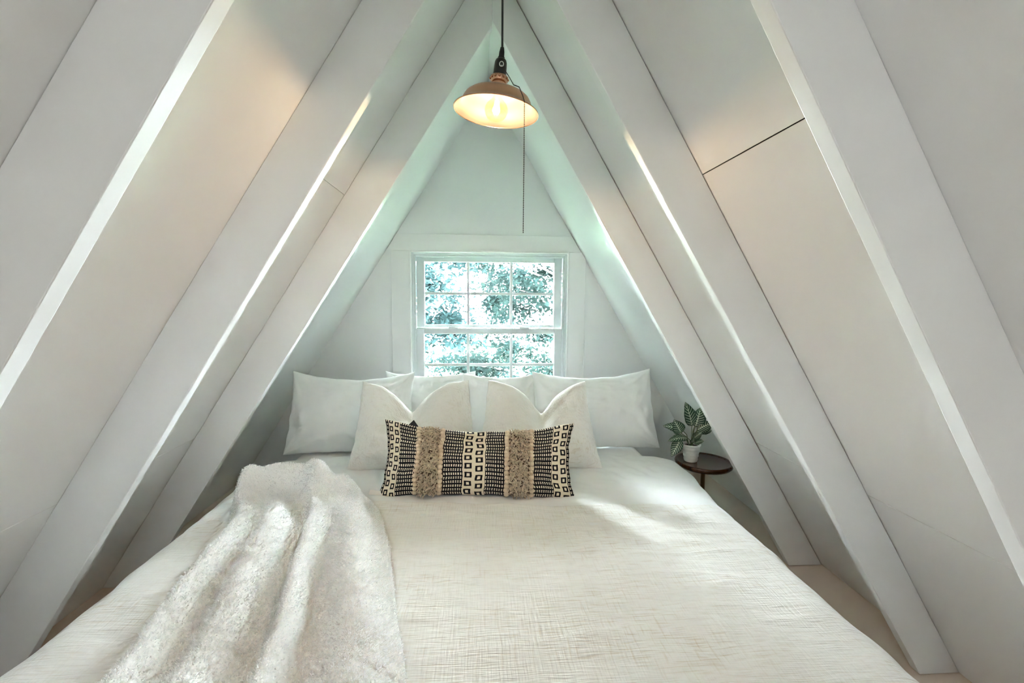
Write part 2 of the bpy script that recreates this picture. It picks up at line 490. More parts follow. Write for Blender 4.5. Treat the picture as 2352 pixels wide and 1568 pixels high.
# white duvet folded back at the head end
def duvet_y(v, w):
    # v 0 = foot side (under the coverlet), 1 = head side with rounded corners
    y = 1.50 + 1.10*v - 0.10*sm(0.75, 1.0, v)*sm(0.62, 1.0, abs(w))
    e = -0.055*sm(0.90, 1.0, v)**2
    return y, e
def duvet_wr(x, y, s):
    return 0.010*fbm(x*3.2+s, y*3.0) + 0.004*fbm(x*9+s, y*6.0+x*4) + 0.006*math.exp(-((y-1.93)/0.05)**2)*nz(x*14-y*9, 2.0)
duvet = cloth('duvet', 0.985, 0.125, BED_Z-0.004, duvet_y, 0.20, 220, 90, duvet_wr, M['white_cotton'], 0.012, 3.3,
              bulge=lambda v: 0.045*sm(0.3, 0.75, v) - 0.10*sm(0.86, 1.0, v))
tag(duvet, 'white duvet showing between the cream coverlet and the pillows', 'duvet')

# cream gauze coverlet
def cov_y(v, w):
    edge = interp([(-1.2, 2.06), (-0.95, 2.03), (-0.42, 1.955), (0.2, 1.88), (0.95, 1.84), (1.2, 1.84)], w) + 0.008*nz(w*5, 1.0)
    y = 0.80 + (edge-0.80)*v
    e = -0.010*sm(0.988, 1.0, v) - 0.25*(1-sm(0.0, 0.06, v))**2
    return y, e
def cov_wr(x, y, s):
    h = 0.007*fbm(x*1.6+s, y*2.6) + 0.0035*fbm(x*3.0, y*9.0+s, 1.0)
    ridge = 1-abs(nz(x*1.3+2.0, y*7.5, 5.0))*2.2
    h += 0.0035*max(0.0, ridge)**4
    h += 0.006*math.exp(-((y-1.50-0.10*(x-0.95))/0.014)**2)*sm(0.75, 1.0, x)
    return h
coverlet = cloth('coverlet', 0.980, 0.13, BED_Z+0.006, cov_y, 0.20, 300, 220, cov_wr, M['gauze'], 0.006, 11.7)
tag(coverlet, 'cream crinkled gauze coverlet spread across the bed', 'coverlet')

# ------------------------------------------------------------------ pillows
def pillow(name, w, h, t, loc, lean, rz=0.0, roll=0.0, concave=0.05, taper=0.0, chop=0.0, chop_u=0.0, chop_w=0.36, mat=None, seed=0.0,
           n=64, wr=0.006, sag=0.0, power=0.46, uvscale=None, corner=0.0, build=True):
    m = n if uvscale is None else n*2
    def pt(u, v, sgn):
        x = w/2*u*(1 - concave*(1-v*v)*u*u)
        zz = h/2*v*(1 - concave*1.3*(1-u*u)*v*v)
        x *= 1 - taper*v
        th = t/2*max(0.0, (1-u*u)*(1-v*v))**power
        th *= 1 + 0.35*(-v)*(1-v*v)
        zz -= sag*(1-u*u)*sm(-0.2, 1.0, v)
        y = sgn*th
        if chop:
            gk = math.exp(-abs((u-chop_u)/chop_w)**1.35)
            vk = sm(-0.55, 1.0, v)
            zz -= chop*gk*vk
            y += 0.05*gk*vk
            y *= 1
            if sgn < 0: y += 0.35*t*gk*vk*(1-v*v)**.3*0.5
        edge = (1-u*u)*(1-v*v)
        y += sgn*wr*(fbm(x*6+seed, zz*6, sgn) + 0.5*fbm(x*16+seed, zz*11))*min(1, edge*3)
        y += sgn*wr*1.2*nz(u*9+seed, v*1.5+abs(u))*sm(0.25, 0.9, abs(v))*(1-v**4)
        for cu, cv in ((-1, -1), (1, -1), (-1, 1), (1, 1)):
            du, dv = (u-cu)*w/h, v-cv
            dd = math.hypot(du, dv); aa = math.atan2(dv, du)
            y += sgn*wr*2.2*nz(aa*4.2+seed*1.7+cu, dd*0.7+cv, sgn)*math.exp(-dd*1.1)*min(1, edge*5)
        x += 0.006*nz(v*4+seed, u*2); zz += 0.006*nz(u*4+seed, v*2, 3.0)
        return Vector((x, y, zz + h/2))
    v, f, uv = [], [], []
    idx = {}
    for sgn in (-1, 1):
        for j in range(n+1):
            for i in range(m+1):
                uu = -1+2*i/m; vv = -1+2*j/n
                # denser sampling at the rim
                uu = math.sin(uu*PI/2)*0.6 + uu*0.4; vv = math.sin(vv*PI/2)*0.6 + vv*0.4
                bd = i in (0, m) or j in (0, n)
                if sgn == 1 and bd:
                    idx[(1, i, j)] = idx[(-1, i, j)]; continue
                idx[(sgn, i, j)] = len(v); v.append(pt(uu, vv, sgn)); uv.append((uu*.5+.5, vv*.5+.5))
    for sgn in (-1, 1):
        for j in range(n):
            for i in range(m):
                q = [idx[(sgn, i, j)], idx[(sgn, i+1, j)], idx[(sgn, i+1, j+1)], idx[(sgn, i, j+1)]]
                f.append(q if sgn < 0 else q[::-1])
    me = bpy.data.meshes.new(name); me.from_pydata([tuple(p) for p in v], [], f); me.update()
    if uvscale is not None:
        ul = me.uv_layers.new(name='UVMap')
        for li, lp in enumerate(me.loops): ul.data[li].uv = uv[lp.vertex_index]
    R_ = Matrix.Translation(loc) @ Matrix.Rotation(rz, 4, 'Z') @ Matrix.Rotation(-lean, 4, 'X') @ Matrix.Rotation(roll, 4, 'Y')
    o = link(name, me, mat, None, True)
    o.matrix_world = R_
    return o, pt

A, _ = pillow('bed_pillow', 0.70, 0.47, 0.20, (-0.735, 2.62, 0.435), 0.30, 0.05, 0.02, mat=M['white_cotton'], wr=0.011, seed=1.1, sag=0.035, taper=0.02)
tag(A, 'white bed pillow at the far left, against the sloping wall', 'pillow', 'plain white bed pillows')
B, _ = pillow('bed_pillow', 0.56, 0.43, 0.16, (-0.31, 2.83, 0.440), 0.25, 0.0, 0.0, mat=M['white_cotton'], wr=0.011, seed=4.7, sag=0.02)
tag(B, 'white bed pillow left of centre, behind the left ivory square pillow', 'pillow', 'plain white bed pillows')
Cc, _ = pillow('bed_pillow', 0.47, 0.44, 0.15, (0.125, 2.70, 0.440), 0.25, 0.0, 0.0, mat=M['white_cotton'], wr=0.011, seed=8.2, sag=0.02)
tag(Cc, 'white bed pillow right of centre, behind the right ivory square pillow', 'pillow', 'plain white bed pillows')
Dd, _ = pillow('bed_pillow', 0.73, 0.47, 0.20, (0.672, 2.63, 0.438), 0.30, -0.05, -0.03, mat=M['white_cotton'], wr=0.011, seed=12.9, sag=0.035, taper=0.02)
tag(Dd, 'white bed pillow at the far right, beside the potted plant', 'pillow', 'plain white bed pillows')

E1, _ = pillow('square_pillow', 0.615, 0.462, 0.20, (-0.334, 2.335, 0.440), 0.28, 0.03, 0.0, mat=M['gauze_pillow'], seed=21.0, chop=0.150, chop_u=-0.08, taper=0.105, concave=0.05, wr=0.006)
tag(E1, 'ivory gauze square pillow with a dented top, left of the pair', 'pillow', 'ivory square pillows')
E2, _ = pillow('square_pillow', 0.592, 0.462, 0.20, (0.292, 2.31, 0.440), 0.28, -0.03, 0.0, mat=M['gauze_pillow'], seed=27.0, chop=0.160, chop_u=0.10, taper=0.135, concave=0.05, wr=0.006)
tag(E2, 'ivory gauze square pillow with a dented top, right of the pair', 'pillow', 'ivory square pillows')

# ---- the woven lumbar cushion
def weave_mat():
    m, nt, N, L, b = new_mat('black_and_cream_weave')
    uvn = node(nt, 'ShaderNodeUVMap'); sp = node(nt, 'ShaderNodeSeparateXYZ'); L.new(uvn.outputs[0], sp.inputs[0])
    wob = math_n(nt, 'MULTIPLY', math_n(nt, 'SUBTRACT', noise_tex(nt, 30, 2), 0.5), 0.010)
    u = math_n(nt, 'ADD', sp.outputs[0], wob); v = math_n(nt, 'ADD', sp.outputs[1], wob)
    row = math_n(nt, 'MULTIPLY', v, 19.0); colu = math_n(nt, 'MULTIPLY', u, 86.0)
    fr = math_n(nt, 'FRACT', row); fc = math_n(nt, 'FRACT', colu)
    a = math_n(nt, 'GREATER_THAN', fr, 0.42); c_ = math_n(nt, 'GREATER_THAN', fc, 0.48)
    split = math_n(nt, 'GREATER_THAN', math_n(nt, 'ABSOLUTE', math_n(nt, 'SUBTRACT', fr, 0.68)), 0.05)
    odd = math_n(nt, 'GREATER_THAN', math_n(nt, 'FRACT', math_n(nt, 'MULTIPLY', math_n(nt, 'FLOOR', row), 0.3821)), 0.62)
    split = math_n(nt, 'MAXIMUM', split, odd)
    k = math_n(nt, 'MULTIPLY', math_n(nt, 'MULTIPLY', a, c_), split)
    L.new(mix_rgb(nt, k, col(0.008, 0.009, 0.014), col(0.76, 0.68, 0.54)), b.inputs['Base Color'])
    b.inputs['Roughness'].default_value = 0.9; b.inputs['Specular IOR Level'].default_value = 0.1
    bump(nt, b, k, 0.6, 0.002)
    return m
def rect_mat():
    m, nt, N, L, b = new_mat('cream_band_with_black_rings')
    uvn = node(nt, 'ShaderNodeUVMap', uv_map='BandMap'); sp = node(nt, 'ShaderNodeSeparateXYZ'); L.new(uvn.outputs[0], sp.inputs[0])
    wob = math_n(nt, 'MULTIPLY', math_n(nt, 'SUBTRACT', noise_tex(nt, 45, 2), 0.5), 0.10)
    # BandMap x runs 0..2 over the two columns of rings
    x = math_n(nt, 'ADD', sp.outputs[0], wob)
    cx = math_n(nt, 'FLOOR', x); fx = math_n(nt, 'ABSOLUTE', math_n(nt, 'SUBTRACT', math_n(nt, 'FRACT', x), 0.5))
    vv = math_n(nt, 'ADD', math_n(nt, 'MULTIPLY', sp.outputs[1], 8.6), math_n(nt, 'ADD', math_n(nt, 'MULTIPLY', cx, 0.35), wob))
    fy = math_n(nt, 'ABSOLUTE', math_n(nt, 'SUBTRACT', math_n(nt, 'FRACT', vv), 0.5))
    outer = math_n(nt, 'MULTIPLY', math_n(nt, 'LESS_THAN', fx, 0.33), math_n(nt, 'LESS_THAN', fy, 0.32))
    inner = math_n(nt, 'MULTIPLY', math_n(nt, 'LESS_THAN', fx, 0.135), math_n(nt, 'LESS_THAN', fy, 0.165))
    k = math_n(nt, 'SUBTRACT', outer, inner)
    L.new(mix_rgb(nt, k, col(0.76, 0.66, 0.51), col(0.010, 0.011, 0.016)), b.inputs['Base Color'])
    b.inputs['Roughness'].default_value = 0.9; b.inputs['Specular IOR Level'].default_value = 0.1
    fine = noise_tex(nt, 500, 2)
    bump(nt, b, math_n(nt, 'ADD', math_n(nt, 'MULTIPLY', k, 0.5), math_n(nt, 'MULTIPLY', fine, 0.6)), 0.5, 0.002)
    return m
M['weave'] = weave_mat(); M['rings'] = rect_mat()
M['back_cloth'] = fabric_mat('brown_backing', (0.20, 0.14, 0.10), 500, 0.3)
LUM_W, LUM_H, LUM_T = 0.865, 0.335, 0.17
lum, lum_pt = pillow('lumbar_cushion', LUM_W, LUM_H, LUM_T, (-0.016, 1.995, 0.440), 0.38, -0.035, 0.022, mat=None, seed=40.0, sag=0.035, concave=0.06, wr=0.003, n=72, uvscale=1, power=0.42)
tag(lum, 'long black and cream woven lumbar cushion with two shaggy bands', 'cushion')
lme = lum.data
for k in ('rings', 'weave', 'back_cloth'): lme.materials.append(M[k])
BANDS = [(0.0, 0.018, 1), (0.018, 0.082, 0), (0.082, 0.178, 1), (0.178, 0.325, 2), (0.325, 0.425, 1), (0.425, 0.535, 0), (0.535, 0.635, 1), (0.635, 0.785, 2), (0.785, 0.885, 1), (0.885, 0.978, 0), (0.978, 1.001, 1)]
bl = lme.uv_layers.new(name='BandMap'); ul = lme.uv_layers['UVMap']
for p in lme.polygons:
    us = [ul.data[li].uv[0] for li in p.loop_indices]; uc = sum(us)/len(us)
    bnd = next(b for b in BANDS if b[0] <= uc <= b[1])
    p.material_index = bnd[2]
    for li in p.loop_indices:
        uu, vv = ul.data[li].uv
        bl.data[li].uv = (2*(uu-bnd[0])/(bnd[1]-bnd[0]), vv)
lme.uv_layers.active = ul
# cord loops edging the shaggy bands
def ball_mesh(r):
    bm = bmesh.new(); bmesh.ops.create_icosphere(bm, subdivisions=2, radius=r)
    me = bpy.data.meshes.new('loop'); bm.to_mesh(me); bm.free(); me.materials.append(M['yarn'])
    me.polygons.foreach_set('use_smooth', [True]*len(me.polygons)); return me
bme = ball_mesh(0.0120)
for uu in (0.190, 0.313, 0.647, 0.773):
    for k in range(17):
        vv = -0.93 + 1.86*k/16
        p = lum_pt(uu*2-1, vv, -1)
        o = bpy.data.objects.new('yarn_loop', bme); C.objects.link(o); o.parent = lum
        o.location = p + Vector((random.uniform(-.0015, .0015), -0.005, 0)); o.scale = (1.0, 0.95, random.uniform(0.82, 1.0))
# shaggy yarn
def shag(u0, u1, n):
    v, f = [], []
    for _ in range(n):
        uu = random.uniform(u0, u1)*2-1; vv = random.uniform(-0.97, 0.985)
        p = lum_pt(uu, vv, -1); q = lum_pt(uu, min(0.99, vv+.01), -1)
        nrm = Vector((0, -1, 0.15 + 0.8*max(0, vv-.55)))
        d = (nrm + Vector((random.uniform(-1, 1), random.uniform(-.3, .4), random.uniform(-1.2, .8)))*0.75).normalized()
        ln = random.uniform(0.016, 0.032); r = random.uniform(0.0020, 0.0032)
        s = d.cross(Vector((random.uniform(-1, 1), random.uniform(-1, 1), random.uniform(-1, 1)))).normalized(); w = d.cross(s)
        droop = Vector((random.uniform(-.5, .5), -0.1, -0.6))*ln*0.35
        b0 = len(v)
        for kk, (tt, rr) in enumerate(((0, 1), (0.55, 1), (1, 0.7))):
            c = p + d*ln*tt + droop*tt*tt
            for a in range(3):
                an = 2*PI*a/3; v.append(tuple(c + (s*math.cos(an) + w*math.sin(an))*r*rr))
        for kk in range(2):
            for a in range(3):
                f.append((b0+kk*3+a, b0+kk*3+(a+1) % 3, b0+kk*3+3+(a+1) % 3, b0+kk*3+3+a))
        f.append((b0+6, b0+7, b0+8))
    o = pyd('shaggy_band', v, f, M['yarn'], lum, True); o['kind'] = 'stuff'
shag(0.206, 0.297, 950); shag(0.663, 0.757, 950)
# tags
p = lum_pt(-0.985, -0.93, -1)
o = pyd('tag_ribbon', [tuple(p+Vector(d)) for d in ((0.01, -0.004, -.006), (0.006, -0.004, .012), (-.042, -0.012, .018), (-.046, -0.012, -.002), (0.01, -0.003, -.006), (0.006, -0.003, .012), (-.042, -0.011, .018), (-.046, -0.011, -.002))],
        [(0, 1, 2, 3), (7, 6, 5, 4), (0, 4, 5, 1), (1, 5, 6, 2), (2, 6, 7, 3), (3, 7, 4, 0)], M['white_tag'], lum)
p = lum_pt(-0.70, 0.97, -1)
o = pyd('black_label', [tuple(p+Vector(d)) for d in ((-.045, 0.006, -0.02), (.045, 0.006, -0.025), (0.002, 0.012, 0.030), (-.045, 0.009, -0.02), (.045, 0.009, -0.025), (0.002, 0.015, 0.030))],
        [(0, 1, 2), (5, 4, 3), (0, 3, 4, 1), (1, 4, 5, 2), (2, 5, 3, 0)], M['black_label'], lum)

# ------------------------------------------------------------------ sherpa throw
TL = [(0.84, -0.80), (1.012, -0.80), (1.24, -0.84), (1.442, -0.853), (1.627, -0.884), (1.80, -0.955), (1.993, -1.01), (2.10, -1.00)]
TR = [(0.84, -0.14), (0.975, -0.162), (1.261, -0.242), (1.50, -0.295), (1.728, -0.367), (1.90, -0.46), (2.06, -0.56), (2.10, -0.60)]
FOLDS = [(0.090, 0.060, 0.090), (0.320, 0.080, 0.125), (0.565, 0.042, 0.130), (0.810, 0.105, 0.130)]
def throw_pt(u, v, micro=True):
    y = 0.82 + (2.085-0.82)*v
    # back edge of the gathered end is rounded
    y -= 0.06*sm(0.9, 1.0, v)*(abs(u-0.3)*1.3)
    l, r_ = interp(TL, y), interp(TR, y)
    x = l + (r_-l)*u
    x += 0.010*nz(v*7, 1.0 if u < .5 else 9.0)*(1 if abs(u-.5) > .35 else 0)
    rnd_ = lambda t: math.sqrt(max(0.0, 1-(1-min(1.0, max(0.0, t)))**2))
    k = rnd_(u/0.07)*rnd_((1-u)/0.06)
    h = 0.022*k
    wig = 0.05*nz(v*3.0, 4.0) + 0.03*nz(v*6.0, 9.0)
    fv = (1.0 - 0.88*sm(1.58, 1.84, y))*(0.8 + 0.2*sm(0.9, 1.3, y))
    for c, w, a in FOLDS:
        cc = c + wig*(0.6 if 0.2 < c < 0.9 else 0.15)
        h += a*fv*math.exp(-abs((u-cc)/w)**2.4)*(0.85+0.3*nz(v*4, c*20))*k
    # collar of bunched cloth at the gathered end, with a hollow in it
    cx, cy = -0.800, 1.845
    dx_, dy_ = (x-cx)/1.25, (y-cy)/0.95
    d = math.hypot(dx_, dy_); an = math.atan2(dy_, dx_)
    rr = 0.105 + 0.012*math.sin(2*an+0.7) + 0.008*math.sin(3*an)
    back = sm(-0.6, 0.5, math.sin(an))
    h += (0.030+0.100*back)*math.exp(-abs((d-rr)/0.044)**2.2)*k**0.5
    h -= 0.016*math.exp(-(d/0.055)**2)
    h += 0.045*math.exp(-((x+0.635)/0.045)**2-((y-1.96)/0.085)**2)
    h += 0.055*math.exp(-((x+0.575)/0.032)**2-((y-1.97)/0.075)**2)
    h += 0.018*math.exp(-((x+0.62)/0.030)**2-((y-1.80)/0.12)**2)
    h += (0.016*nz(x*11, y*11, 4.0) + 0.008*nz(x*24, y*24, 8.0))*sm(1.7, 1.86, y)*k
    h *= rnd_((1-v)/0.075)
    if micro:
        h += (0.0035*fbm(x*45, y*45, 1.0, 3) + 0.005*fbm(x*14, y*14, 5.0, 3))*k
    # follow the bed
    base = BED_Z + 0.012 + 0.006
    ed = XM-0.98-x
    if ed > 0: base -= 0.13*(1-math.sqrt(max(0, 1-min(1, ed/0.13)**2)))
    return Vector((x, y, base + max(h, 0.0)))
NU, NV = 210, 330
v, f = [], []
for j in range(NV+1):
    for i in range(NU+1):
        v.append(tuple(throw_pt(i/NU, j/NV)))
for j in range(NV):
    for i in range(NU):
        k = j*(NU+1)+i; f.append((k, k+1, k+NU+2, k+NU+1))
throw = pyd('throw_blanket', v, f, M['sherpa'], None, True)
md = throw.modifiers.new('solid', 'SOLIDIFY'); md.thickness = 0.010; md.offset = -1
tag(throw, 'fluffy white sherpa throw gathered in folds over the left of the bed', 'blanket')
# short pile
pv, pf = [], []
me = throw.data; me.calc_loop_triangles()
vn = [Vector(q.normal) for q in me.vertices]
for _ in range(55000):
    i = random.randint(0, NU-1); j = random.randint(0, NV-1); k = j*(NU+1)+i
    a, b = random.random(), random.random()
    p = Vector(v[k]).lerp(Vector(v[k+1]), a).lerp(Vector(v[k+NU+1]).lerp(Vector(v[k+NU+2]), a), b)
    nrm = vn[k]
    if nrm.z < 0: nrm = -nrm
    d = (nrm + Vector((random.uniform(-1, 1), random.uniform(-1, 1), random.uniform(-1, 1)))*0.75).normalized()
    s = d.cross(Vector((random.uniform(-1, 1), random.uniform(-1, 1), random.uniform(-1, 1)))).normalized()*random.uniform(0.0010, 0.0019)
    ln = random.uniform(0.004, 0.009)
    b0 = len(pv); pv += [tuple(p-s), tuple(p+s), tuple(p+d*ln)]; pf.append((b0, b0+1, b0+2))
M['pile'] = leaf_mat('sherpa_pile', (0.93, 0.92, 0.895), 0.3)
pile = pyd('pile', pv, pf, M['pile'], throw); pile['kind'] = 'stuff'

# ------------------------------------------------------------------ side table and plant
TC = (1.237, 2.465, 0.42); TRAD = 0.152
tab = tag(empty('side_table', (TC[0], TC[1], 0)), 'small round dark wood side table with a thin metal leg', 'table')
prof = [(0.0, 0.392), (0.125, 0.392), (0.142, 0.396), (0.151, 0.405), (0.153, 0.414), (0.150, 0.4215), (0.143, 0.4235), (0.136, 0.4195), (0.126, 0.417), (0.0, 0.417)]
lathe('table_top', prof, M['walnut'], tab, 64)
lathe('leg', [(0.0, 0.012), (0.0115, 0.012), (0.0115, 0.385), (0.030, 0.388), (0.032, 0.392), (0.0, 0.392)], M['brass'], tab, 20)
lathe('base', [(0.0, 0.0), (0.105, 0.0), (0.107, 0.006), (0.10, 0.011), (0.0, 0.014)], M['brass'], tab, 48)

PC = Vector((1.168, 2.478, 0.4172))
plant = tag(empty('potted_plant', PC), 'zebra-striped leafy plant in a ribbed white pot on the side table', 'plant')
pp = [(0.0, 0.0), (0.031, 0.0), (0.034, 0.003)]
for k in range(4):
    z0 = 0.006 + k*0.0205; r0 = 0.035 + 0.0032*k
    pp += [(r0, z0), (r0+0.0022, z0+0.006), (r0+0.0028, z0+0.011), (r0+0.0018, z0+0.0175)]
pp += [(0.0475, 0.088), (0.0505, 0.091), (0.0515, 0.098), (0.0500, 0.101), (0.0470, 0.100), (0.0455, 0.088), (0.0445, 0.080), (0.0, 0.080)]
lathe('pot', pp, M['ceramic'], plant, 48)
lathe('soil', [(0.0, 0.089), (0.030, 0.088), (0.0452, 0.084)], M['soil'], plant, 32)

def zebra_mat():
    m, nt, N, L, b = new_mat('zebra_leaf')
    uvn = node(nt, 'ShaderNodeUVMap'); sp = node(nt, 'ShaderNodeSeparateXYZ'); L.new(uvn.outputs[0], sp.inputs[0])
    x = math_n(nt, 'ABSOLUTE', math_n(nt, 'SUBTRACT', sp.outputs[0], 0.5))   # 0 at midrib, .5 at margin
    vein = math_n(nt, 'FRACT', math_n(nt, 'MULTIPLY', math_n(nt, 'SUBTRACT', sp.outputs[1], math_n(nt, 'MULTIPLY', x, 0.42)), 8.5))
    vv = math_n(nt, 'LESS_THAN', math_n(nt, 'ABSOLUTE', math_n(nt, 'SUBTRACT', vein, 0.5)), math_n(nt, 'SUBTRACT', 0.17, math_n(nt, 'MULTIPLY', x, 0.22)))
    vv = math_n(nt, 'MULTIPLY', vv, math_n(nt, 'LESS_THAN', x, 0.43))
    mid = math_n(nt, 'LESS_THAN', x, 0.035)
    k = math_n(nt, 'MAXIMUM', vv, mid)
    g_ = mix_rgb(nt, noise_tex(nt, 40, 2), col(0.008, 0.040, 0.022), col(0.018, 0.075, 0.038))
    L.new(mix_rgb(nt, k, g_, col(0.52, 0.60, 0.45)), b.inputs['Base Color'])
    b.inputs['Roughness'].default_value = 0.38
    bump(nt, b, k, 0.3, 0.001)
    return m
M['zebra'] = zebra_mat()
def leaf(base, tip, width, face, droop=0.0, cup=0.18):
    # blade from base to tip; face = direction the upper side looks
    base, tip, face = Vector(base), Vector(tip), Vector(face)
    ax = tip-base; L_ = ax.length; axn = ax.normalized()
    face = (face - axn*face.dot(axn)).normalized(); side = axn.cross(face)
    n, m = 14, 8
    v, f, uv = [], [], []
    for j in range(n+1):
        t = j/n
        w = width/2*(math.sin(PI*min(1, t*0.98+0.02)**0.80)**0.85)*(1-0.12*t) if 0 < t < 1 else 0.0006
        c = base + ax*t + face*(droop*math.sin(PI*t) - droop*0.0)
        for i in range(m+1):
            s = -1+2*i/m
            ripple = 0.0014*math.sin(t*22+s*2)*abs(s)
            v.append(tuple(c + side*w*s + face*(cup*w*abs(s)**1.4*1.2 - 0.10*w*s*s + ripple))); uv.append((0.5+0.5*s, t))
    for j in range(n):
        for i in range(m):
            k = j*(m+1)+i; f.append((k, k+1, k+m+2, k+m+1))
    me = bpy.data.meshes.new('leaf'); me.from_pydata(v, [], f); me.update()
    ul = me.uv_layers.new(name='UVMap')
    for li, lp in enumerate(me.loops): ul.data[li].uv = uv[lp.vertex_index]
    o = link('leaf', me, M['zebra'], plant, True)
    sd = o.modifiers.new('solid', 'SOLIDIFY'); sd.thickness = 0.0008
    return o
def stem(pts, r=0.0022):
    tube('stem', pts, r, M['stem'], plant, 8)
# (leaf base, leaf tip, width, upper-side direction, bow); metres from the pot's foot, -y towards the bed's foot
LEAVES = [((-0.062, -0.005, 0.160), (-0.118, -0.03, 0.245), 0.075, (-0.25, -1, 0.25), 0.006),
          ((-0.030, -0.015, 0.135), (-0.150, -0.035, 0.125), 0.055, (0.0, -0.6, 1), 0.012),
          ((-0.075, -0.03, 0.135), (-0.135, -0.055, 0.045), 0.064, (-0.35, -1, 0.3), 0.010),
          ((0.005, 0.010, 0.195), (-0.045, 0.00, 0.335), 0.080, (0.15, -1, 0.15), 0.008),
          ((0.025, 0.012, 0.190), (0.052, 0.015, 0.300), 0.085, (-0.2, -1, 0.35), 0.008),
          ((0.030, 0.00, 0.175), (0.115, -0.01, 0.215), 0.080, (-0.2, -0.8, 0.9), 0.012),
          ((0.035, 0.015, 0.160), (0.125, 0.02, 0.165), 0.070, (0, -0.7, 1), 0.014),
          ((0.002, -0.02, 0.135), (0.035, -0.05, 0.180), 0.045, (-0.5, -1, 0.3), 0.005),
          ((0.000, -0.015, 0.110), (-0.012, -0.055, 0.150), 0.036, (-0.3, -1, 0.4), 0.004),
          ((0.012, -0.015, 0.105), (0.052, -0.045, 0.128), 0.036, (0, -0.8, 0.8), 0.006),
          ((-0.050, 0.012, 0.175), (-0.158, 0.02, 0.196), 0.060, (0.0, -0.8, 0.7), 0.008),
          ((0.035, 0.03, 0.21), (0.095, 0.045, 0.270), 0.070, (-0.3, -1, 0.4), 0.006)]
for b_, t_, w_, fc, dr in LEAVES:
    leaf(b_, t_, w_, fc, dr)
    root = Vector((b_[0]*0.18, b_[1]*0.3, 0.086)); bv = Vector(b_)
    midp = root.lerp(bv, 0.55) + Vector((-b_[0]*0.15, 0, 0.012))
    stem([root, midp, bv, bv.lerp(Vector(t_), 0.15)])

# ------------------------------------------------------------------ pendant lamp
LP = Vector((0.0435, 1.427, CAMZ + 0.5365)); LR = 0.1235
lamp = tag(empty('pendant_lamp', LP, (0, math.radians(5.5), 0)), 'copper barn-style pendant lamp with a lit globe bulb, hanging from the ridge', 'lamp')
P_OUT = [(1.0, 0.0), (1.0, 0.015), (0.95, 0.045), (0.885, 0.10), (0.835, 0.17), (0.80, 0.25), (0.755, 0.325), (0.68, 0.385), (0.56, 0.430), (0.42, 0.462), (0.30, 0.485), (0.205, 0.515), (0.165, 0.555), (0.155, 0.62), (0.155, 0.70)]
shade = lathe('shade', [(r*LR, z*LR) for r, z in P_OUT], M['copper'], lamp, 96)
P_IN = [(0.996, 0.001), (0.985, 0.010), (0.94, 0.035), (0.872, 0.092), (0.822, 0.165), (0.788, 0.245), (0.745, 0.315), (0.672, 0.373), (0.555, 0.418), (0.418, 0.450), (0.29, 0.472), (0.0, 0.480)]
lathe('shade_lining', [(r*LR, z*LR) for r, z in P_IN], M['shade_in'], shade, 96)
bm = bmesh.new()
tube_bm(bm, [(LR*math.cos(a), LR*math.sin(a), 0.004*LR) for a in [2*PI*k/96 for k in range(97)]], 0.0016, 8, False)
bm_obj('rim_bead', bm, M['copper_dark'], shade, True)
fitter = lathe('fitter', [(r*LR, z*LR) for r, z in ((0.150, 0.66), (0.165, 0.66), (0.19, 0.70), (0.205, 0.76), (0.205, 0.80), (0.19, 0.815), (0.145, 0.815))], M['copper_dark'], lamp, 48)
sr = bmesh.new()
for k in range(12):
    a = 2*PI*k/12; m4 = Matrix.Translation((0.208*LR*math.cos(a), 0.208*LR*math.sin(a), 0.755*LR))
    bmesh.ops.create_uvsphere(sr, u_segments=8, v_segments=6, radius=0.030*LR, matrix=m4)
bm_obj('fitter_beading', sr, M['copper_dark'], fitter, True)
socket = lathe('socket', [(r*LR, z*LR) for r, z in ((0.0, 0.80), (0.155, 0.80), (0.16, 0.83), (0.152, 0.90), (0.148, 1.02), (0.142, 1.12), (0.125, 1.175), (0.10, 1.20), (0.075, 1.21), (0.0, 1.21))], M['socket'], lamp, 40)
lathe('strain_relief', [(r*LR, z*LR) for r, z in ((0.0, 1.20), (0.078, 1.20), (0.08, 1.24), (0.065, 1.26), (0.06, 1.36), (0.042, 1.46), (0.030, 1.475), (0.0, 1.475))], M['cord'], lamp, 28)
bulb = lathe('bulb', [(r*LR, z*LR) for r, z in ((0.0, -0.215), (0.07, -0.206), (0.14, -0.178), (0.20, -0.13), (0.25, -0.06), (0.272, 0.02), (0.268, 0.10), (0.235, 0.18), (0.175, 0.25), (0.125, 0.31), (0.105, 0.37), (0.10, 0.44))], M['bulb'], lamp, 48)
bm = bmesh.new()
for k in range(6):
    a = 2*PI*k/6; x, y = 0.055*LR*math.cos(a), 0.055*LR*math.sin(a)
    tube_bm(bm, [(x*.7, y*.7, 0.26*LR), (x, y, 0.10*LR), (x*.9, y*.9, -0.04*LR)], 0.0016, 6)
bm_obj('filament', bm, M['filament'], bulb, True)
# cord hangs plumb from the ridge although the shade tilts
up_l = lamp.rotation_euler.to_matrix().inverted() @ Vector((0, 0, 1))
c0 = Vector((0, 0, 1.46*LR)); top = RIDGE - 0.012 - (LP.z + 1.46*LR)
pts = [c0 + up_l*top*(k/12) for k in range(13)]
tube('cord', [Vector((0, 0, 1.44*LR))] + pts, 0.0030, M['cord'], lamp, 10)
bm = bmesh.new()
tube_bm(bm, [(0.02*LR + 0.045*LR*math.cos(a), -0.168*LR, 1.02*LR + 0.055*LR*math.sin(a)) for a in [2*PI*k/20 for k in range(21)]], 0.0016, 6, False)
tube_bm(bm, [(0.02*LR, -0.12*LR, 0.98*LR), (0.02*LR, -0.175*LR, 0.975*LR)], 0.0030, 8)
bm_obj('chain_ring', bm, M['chrome'], socket, True)
